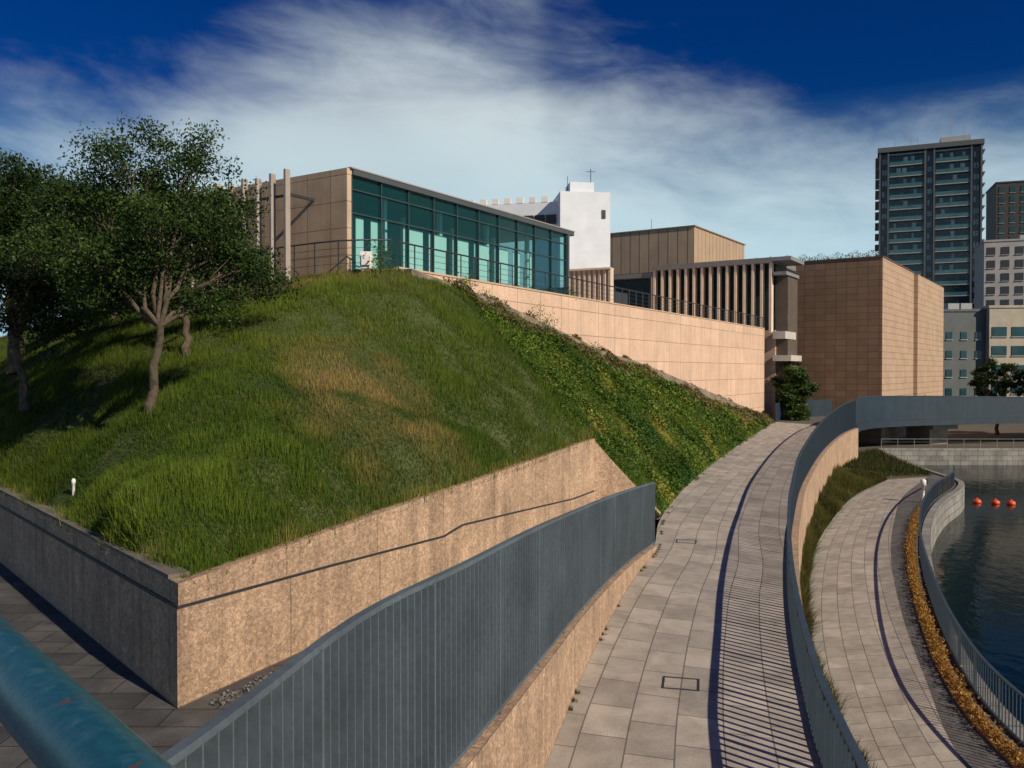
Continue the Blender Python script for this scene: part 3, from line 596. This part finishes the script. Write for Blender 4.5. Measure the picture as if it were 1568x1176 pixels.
# ------------------------------------------------------------------ trees
def tree(name,base,H,lobes,seed,nclump=60,lpc=420,leaf=.11,trunk_r=.22,cols=((.018,.042,.010),(.07,.12,.026)),fork=.32,sig=.36):
    r=np.random.default_rng(seed); root=empty(name); b=np.array(base,float)
    fk=b+np.array([r.normal(0,.25),r.normal(0,.15),H*fork])
    cu=D.curves.new('trunk','CURVE'); cu.dimensions='3D'; cu.bevel_depth=1; cu.bevel_resolution=2; cu.use_fill_caps=True
    def lim(pts,rads):
        sp=cu.splines.new('POLY'); sp.points.add(len(pts)-1)
        for i,(p,q) in enumerate(zip(pts,rads)): sp.points[i].co=(*p,1); sp.points[i].radius=q
    def wig(p0,p1,n,amt):
        t=np.linspace(0,1,n)[:,None]; P=p0+(p1-p0)*t; P[1:-1]+=r.normal(0,amt,(n-2,3)); return P
    P=wig(b-[0,0,.3],fk,9,.06); rr=np.linspace(trunk_r*1.2,trunk_r*.75,9); rr[0]*=1.35; lim(P,rr)
    CL=[]; sz=np.array([l[3]*l[4] for l in lobes],float); cnt=np.maximum(2,(nclump*sz/sz.sum()).astype(int))
    for (lx,ly,lz,lr,lh),c in zip(lobes,cnt):
        cc=b+np.array([lx,ly,lz]); P=wig(fk,cc-[0,0,lh*.3],7,.12); P[:,2]+=np.sin(np.linspace(0,math.pi,7))*.25; lim(P,np.linspace(trunk_r*.55,trunk_r*.16,7))
        for i in range(c):
            d=r.normal(size=3); d/=np.linalg.norm(d); q=cc+d*np.array([lr,lr,lh])*r.uniform(.35,1.05)
            s=P[r.integers(3,7)]; tw=wig(s,q,5,.09); lim(tw,np.linspace(trunk_r*.13,.008,5)); CL.append((q,r.uniform(.5,1.2)*sig))
            if r.random()<.5: CL.append((tw[3]+r.normal(0,.1,3),sig*.6))
    cu.materials.append(bark); link(D.objects.new('trunk_and_limbs',cu),root)
    LP=[];LC=[]
    for q,s in CL:
        m_=int(lpc*(s/sig)**2*r.uniform(.6,1.2)); p=q+np.clip(r.normal(size=(m_,3)),-1.9,1.9)*np.array([s,s,s*.62]); LP.append(p)
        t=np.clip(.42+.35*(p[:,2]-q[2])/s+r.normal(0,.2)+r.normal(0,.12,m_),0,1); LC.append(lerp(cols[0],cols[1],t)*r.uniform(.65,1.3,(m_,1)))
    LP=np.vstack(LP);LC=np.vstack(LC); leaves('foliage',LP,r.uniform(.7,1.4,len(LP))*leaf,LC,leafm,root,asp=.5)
    return root
DK=((.010,.026,.007),(.045,.08,.018))
tree('tree',(-10.7,25,4.6),9,[(-.5,0,7.5,1.2,1.1),(.9,0,7.2,1.2,1.2),(-1.7,.3,6.4,1.3,1.1),(2.0,.2,5.9,1.2,1.1),(.6,-.6,5.5,1.6,1.2),(-1.2,-.5,4.9,1.6,1.1),(-2.6,.4,5.1,1.2,1.0),(2.6,.5,4.3,1.1,.9),(.5,.5,4.0,1.7,.8),(1.5,0,8.0,.8,.6),(3.0,.2,4.9,.7,.6),(2.0,0,3.3,1.1,.6),(-1.5,.5,3.7,1.5,.6)],3,165,330,.10,.14,cols=((.014,.038,.009),(.07,.125,.025)),fork=.30)
tree('tree',(-11.8,31,6.2),7,[(0,0,5,1.5,1.2),(1.3,0,4,1.2,1.),(-1.4,0,4.2,1.3,1.),(2.3,.4,3.3,1.,.8)],4,50,260,.13,.15,cols=DK)
tree('tree',(-17.2,30,4.9),8.5,[(0,0,7.2,1.9,1.4),(1.8,0,6.4,1.7,1.3),(-1.6,-.5,6.4,1.7,1.4),(.8,-.8,5,1.9,1.2),(-1,0,4.8,1.9,1.2),(2.7,0,4.8,1.6,1.1),(0,-.5,3.5,2.1,.9),(2.8,-.6,3.3,1.5,.8),(-2,-.5,3.0,1.6,.9),(1.2,-.8,2.6,1.4,.6)],5,170,300,.125,.13,cols=DK)
tree('tree',(-20.5,35,6.2),9,[(0,0,7,2.3,1.7),(2.2,0,6,2,1.5),(-2,-.5,6,2,1.5),(1,-.8,4.5,2.1,1.3),(-1,0,4.2,2.1,1.3),(3,0,4.5,1.8,1.3),(1.5,0,3,2,.9),(4,0,3,1.5,.9)],6,110,280,.17,.2,cols=DK)
tree('tree',(-15.5,37,8.0),7,[(0,0,5.4,2.,1.3),(2.,0,4.6,1.7,1.2),(-2,-.5,4.8,1.8,1.3),(.5,-.8,3.3,2,1.0),(2,0,2.5,1.5,.8),(-1.5,0,2.3,1.7,.8)],8,90,280,.17,.15,cols=DK)
tree('tree',(-24,41,7),9,[(0,0,6.8,2.4,1.7),(2.2,0,5.5,2,1.4),(-2,-.5,5,2,1.4),(1,-.8,3.6,2.2,1.2),(2,0,2.2,2,1)],9,80,230,.2,.2,cols=DK)
tree('tree',(-21,45,9),7,[(0,0,4.8,2.4,1.7),(2.2,0,4,2,1.4),(-2,-.5,4,2,1.4),(1,-.8,2.6,2.2,1.2),(3.5,0,2.4,1.8,1.0),(-2,0,1.6,2,1)],19,80,230,.2,.2,cols=DK)
tree('tree',(34.4,103.0,-3.3),11,[(0,0,9.3,2,1.6),(1.0,0,7.3,2,1.6),(-1.0,0,7.3,2,1.6),(0,0,5.4,2,1.4),(.6,0,4,1.6,1.0)],10,80,260,.28,.2,cols=((.02,.05,.012),(.09,.15,.03)))
tree('tree',(72,126,-3.3),12,[(0,0,9,2.6,2),(2.4,0,8,2.4,2),(-2.4,0,7.6,2.2,1.8),(0,0,6,2.6,1.6)],11,60,220,.32,.25,cols=DK)
tree('tree',(78,124,-3.3),12,[(0,0,9.5,2.6,2),(2.4,0,8,2.4,2),(-2.4,0,7.6,2.2,1.8),(0,0,6,2.6,1.6)],12,60,220,.32,.25,cols=DK)
def shrub(x,y,z,r,n=500,s=.1):
    P=np.array([x,y,z+r*.5])+rng.normal(size=(n,3))*[r*.4,r*.4,r*.45]; col=lerp((.03,.07,.015),(.10,.17,.03),rng.random(n)); leaves('shrub',P,rng.uniform(.6,1.3,n)*s,col,leafm)
for f,dx,r in ((.075,.4,.8),(.19,.4,1.0),(.10,.5,.5),(.13,.5,.4),(.27,1.5,.7),(.16,2.0,.8)):
    x,y=onT(f); shrub(x+dx,y-.3,float(hz_(np.array([[x+dx,y-.3]]))[0]),r)
shrub(-6.4,40.6,10.8,.9,400,.13); shrub(4.2,59,11.0,.6,250)

def lathe(name,prof,mat,loc,parent=None,seg=20):
    V=[];F=[]
    for r,z in prof:
        for k in range(seg): a=2*math.pi*k/seg; V.append((loc[0]+r*math.cos(a),loc[1]+r*math.sin(a),loc[2]+z))
    for i in range(len(prof)-1):
        for k in range(seg): F.append((i*seg+k,i*seg+(k+1)%seg,(i+1)*seg+(k+1)%seg,(i+1)*seg+k))
    return fastmesh(name,V,F,mat,parent=parent,smooth=True)
zz=float(hz_(np.array([[-11.9,23.]]))[0])
lathe('marker_post',[(.04,-.1),(.04,.26),(.055,.27),(.055,.36),(.03,.4),(.001,.41)],whitep,(-11.9,23,zz))
lathe('bollard_lamp',[(.16,0),(.16,.05),(.1,.06),(.1,1.2),(.2,1.22),(.2,1.6),(.13,1.7),(.001,1.72)],whitep,(29.6,61,-3.49))
red=simple('buoy_red',(.75,.09,.02),.4,2,.1,0)
for x,y in ((39.9,72.7),(41.2,72.2),(42.3,71.8),(43.4,71.2)):
    lathe('buoy',[(.001,-.2),(.25,-.12),(.36,.05),(.33,.2),(.2,.3),(.07,.34),(.06,.42),(.001,.43)],red,(x,y,-5.3))
# near footbridge the photographer stands on
nf=empty('viewing_bridge'); blue,ntb,b=NT('blue_rail_paint'); tc=N(ntb,'ShaderNodeTexCoord').outputs['Object']
r1=noise(ntb,tc,9,6,.65); r2=noise(ntb,tc,60,4); r3=noise(ntb,tc,22,6,.7); rf=ramp(ntb,r1,.635,.66)
c_=mixc(ntb,ramp(ntb,r2,.3,.7),(.008,.065,.10),(.016,.10,.145)); c_=mixc(ntb,ramp(ntb,r3,.56,.74,0,.6),c_,(.09,.16,.18))
ntb.links.new(mixc(ntb,rf,c_,(.14,.05,.02)),b.inputs['Base Color']); b.inputs['Roughness'].default_value=.35
bp=N(ntb,'ShaderNodeBump'); bp.inputs['Strength'].default_value=.35; bp.inputs['Distance'].default_value=.004; ntb.links.new(r3,bp.inputs['Height']); ntb.links.new(bp.outputs[0],b.inputs['Normal'])
rd=Vector((.446,-.477)).normalized(); r0=Vector((-.72,1.28))
tube('handrail',[(*(r0-rd*6),5.5),(*(r0+rd*5),5.5)],.052,blue,nf,12)
m=MB()
for k in range(-11,10):
    p=r0+rd*(k*.5)
    if k<-7 or k>3: m.box(p,rd,0,.02,.02,4.4,5.46)
m.box(r0+Vector((rd.y,-rd.x))*1.6,rd,0,8,1.5,4.0,4.3)
m.obj('deck',steel2,nf)
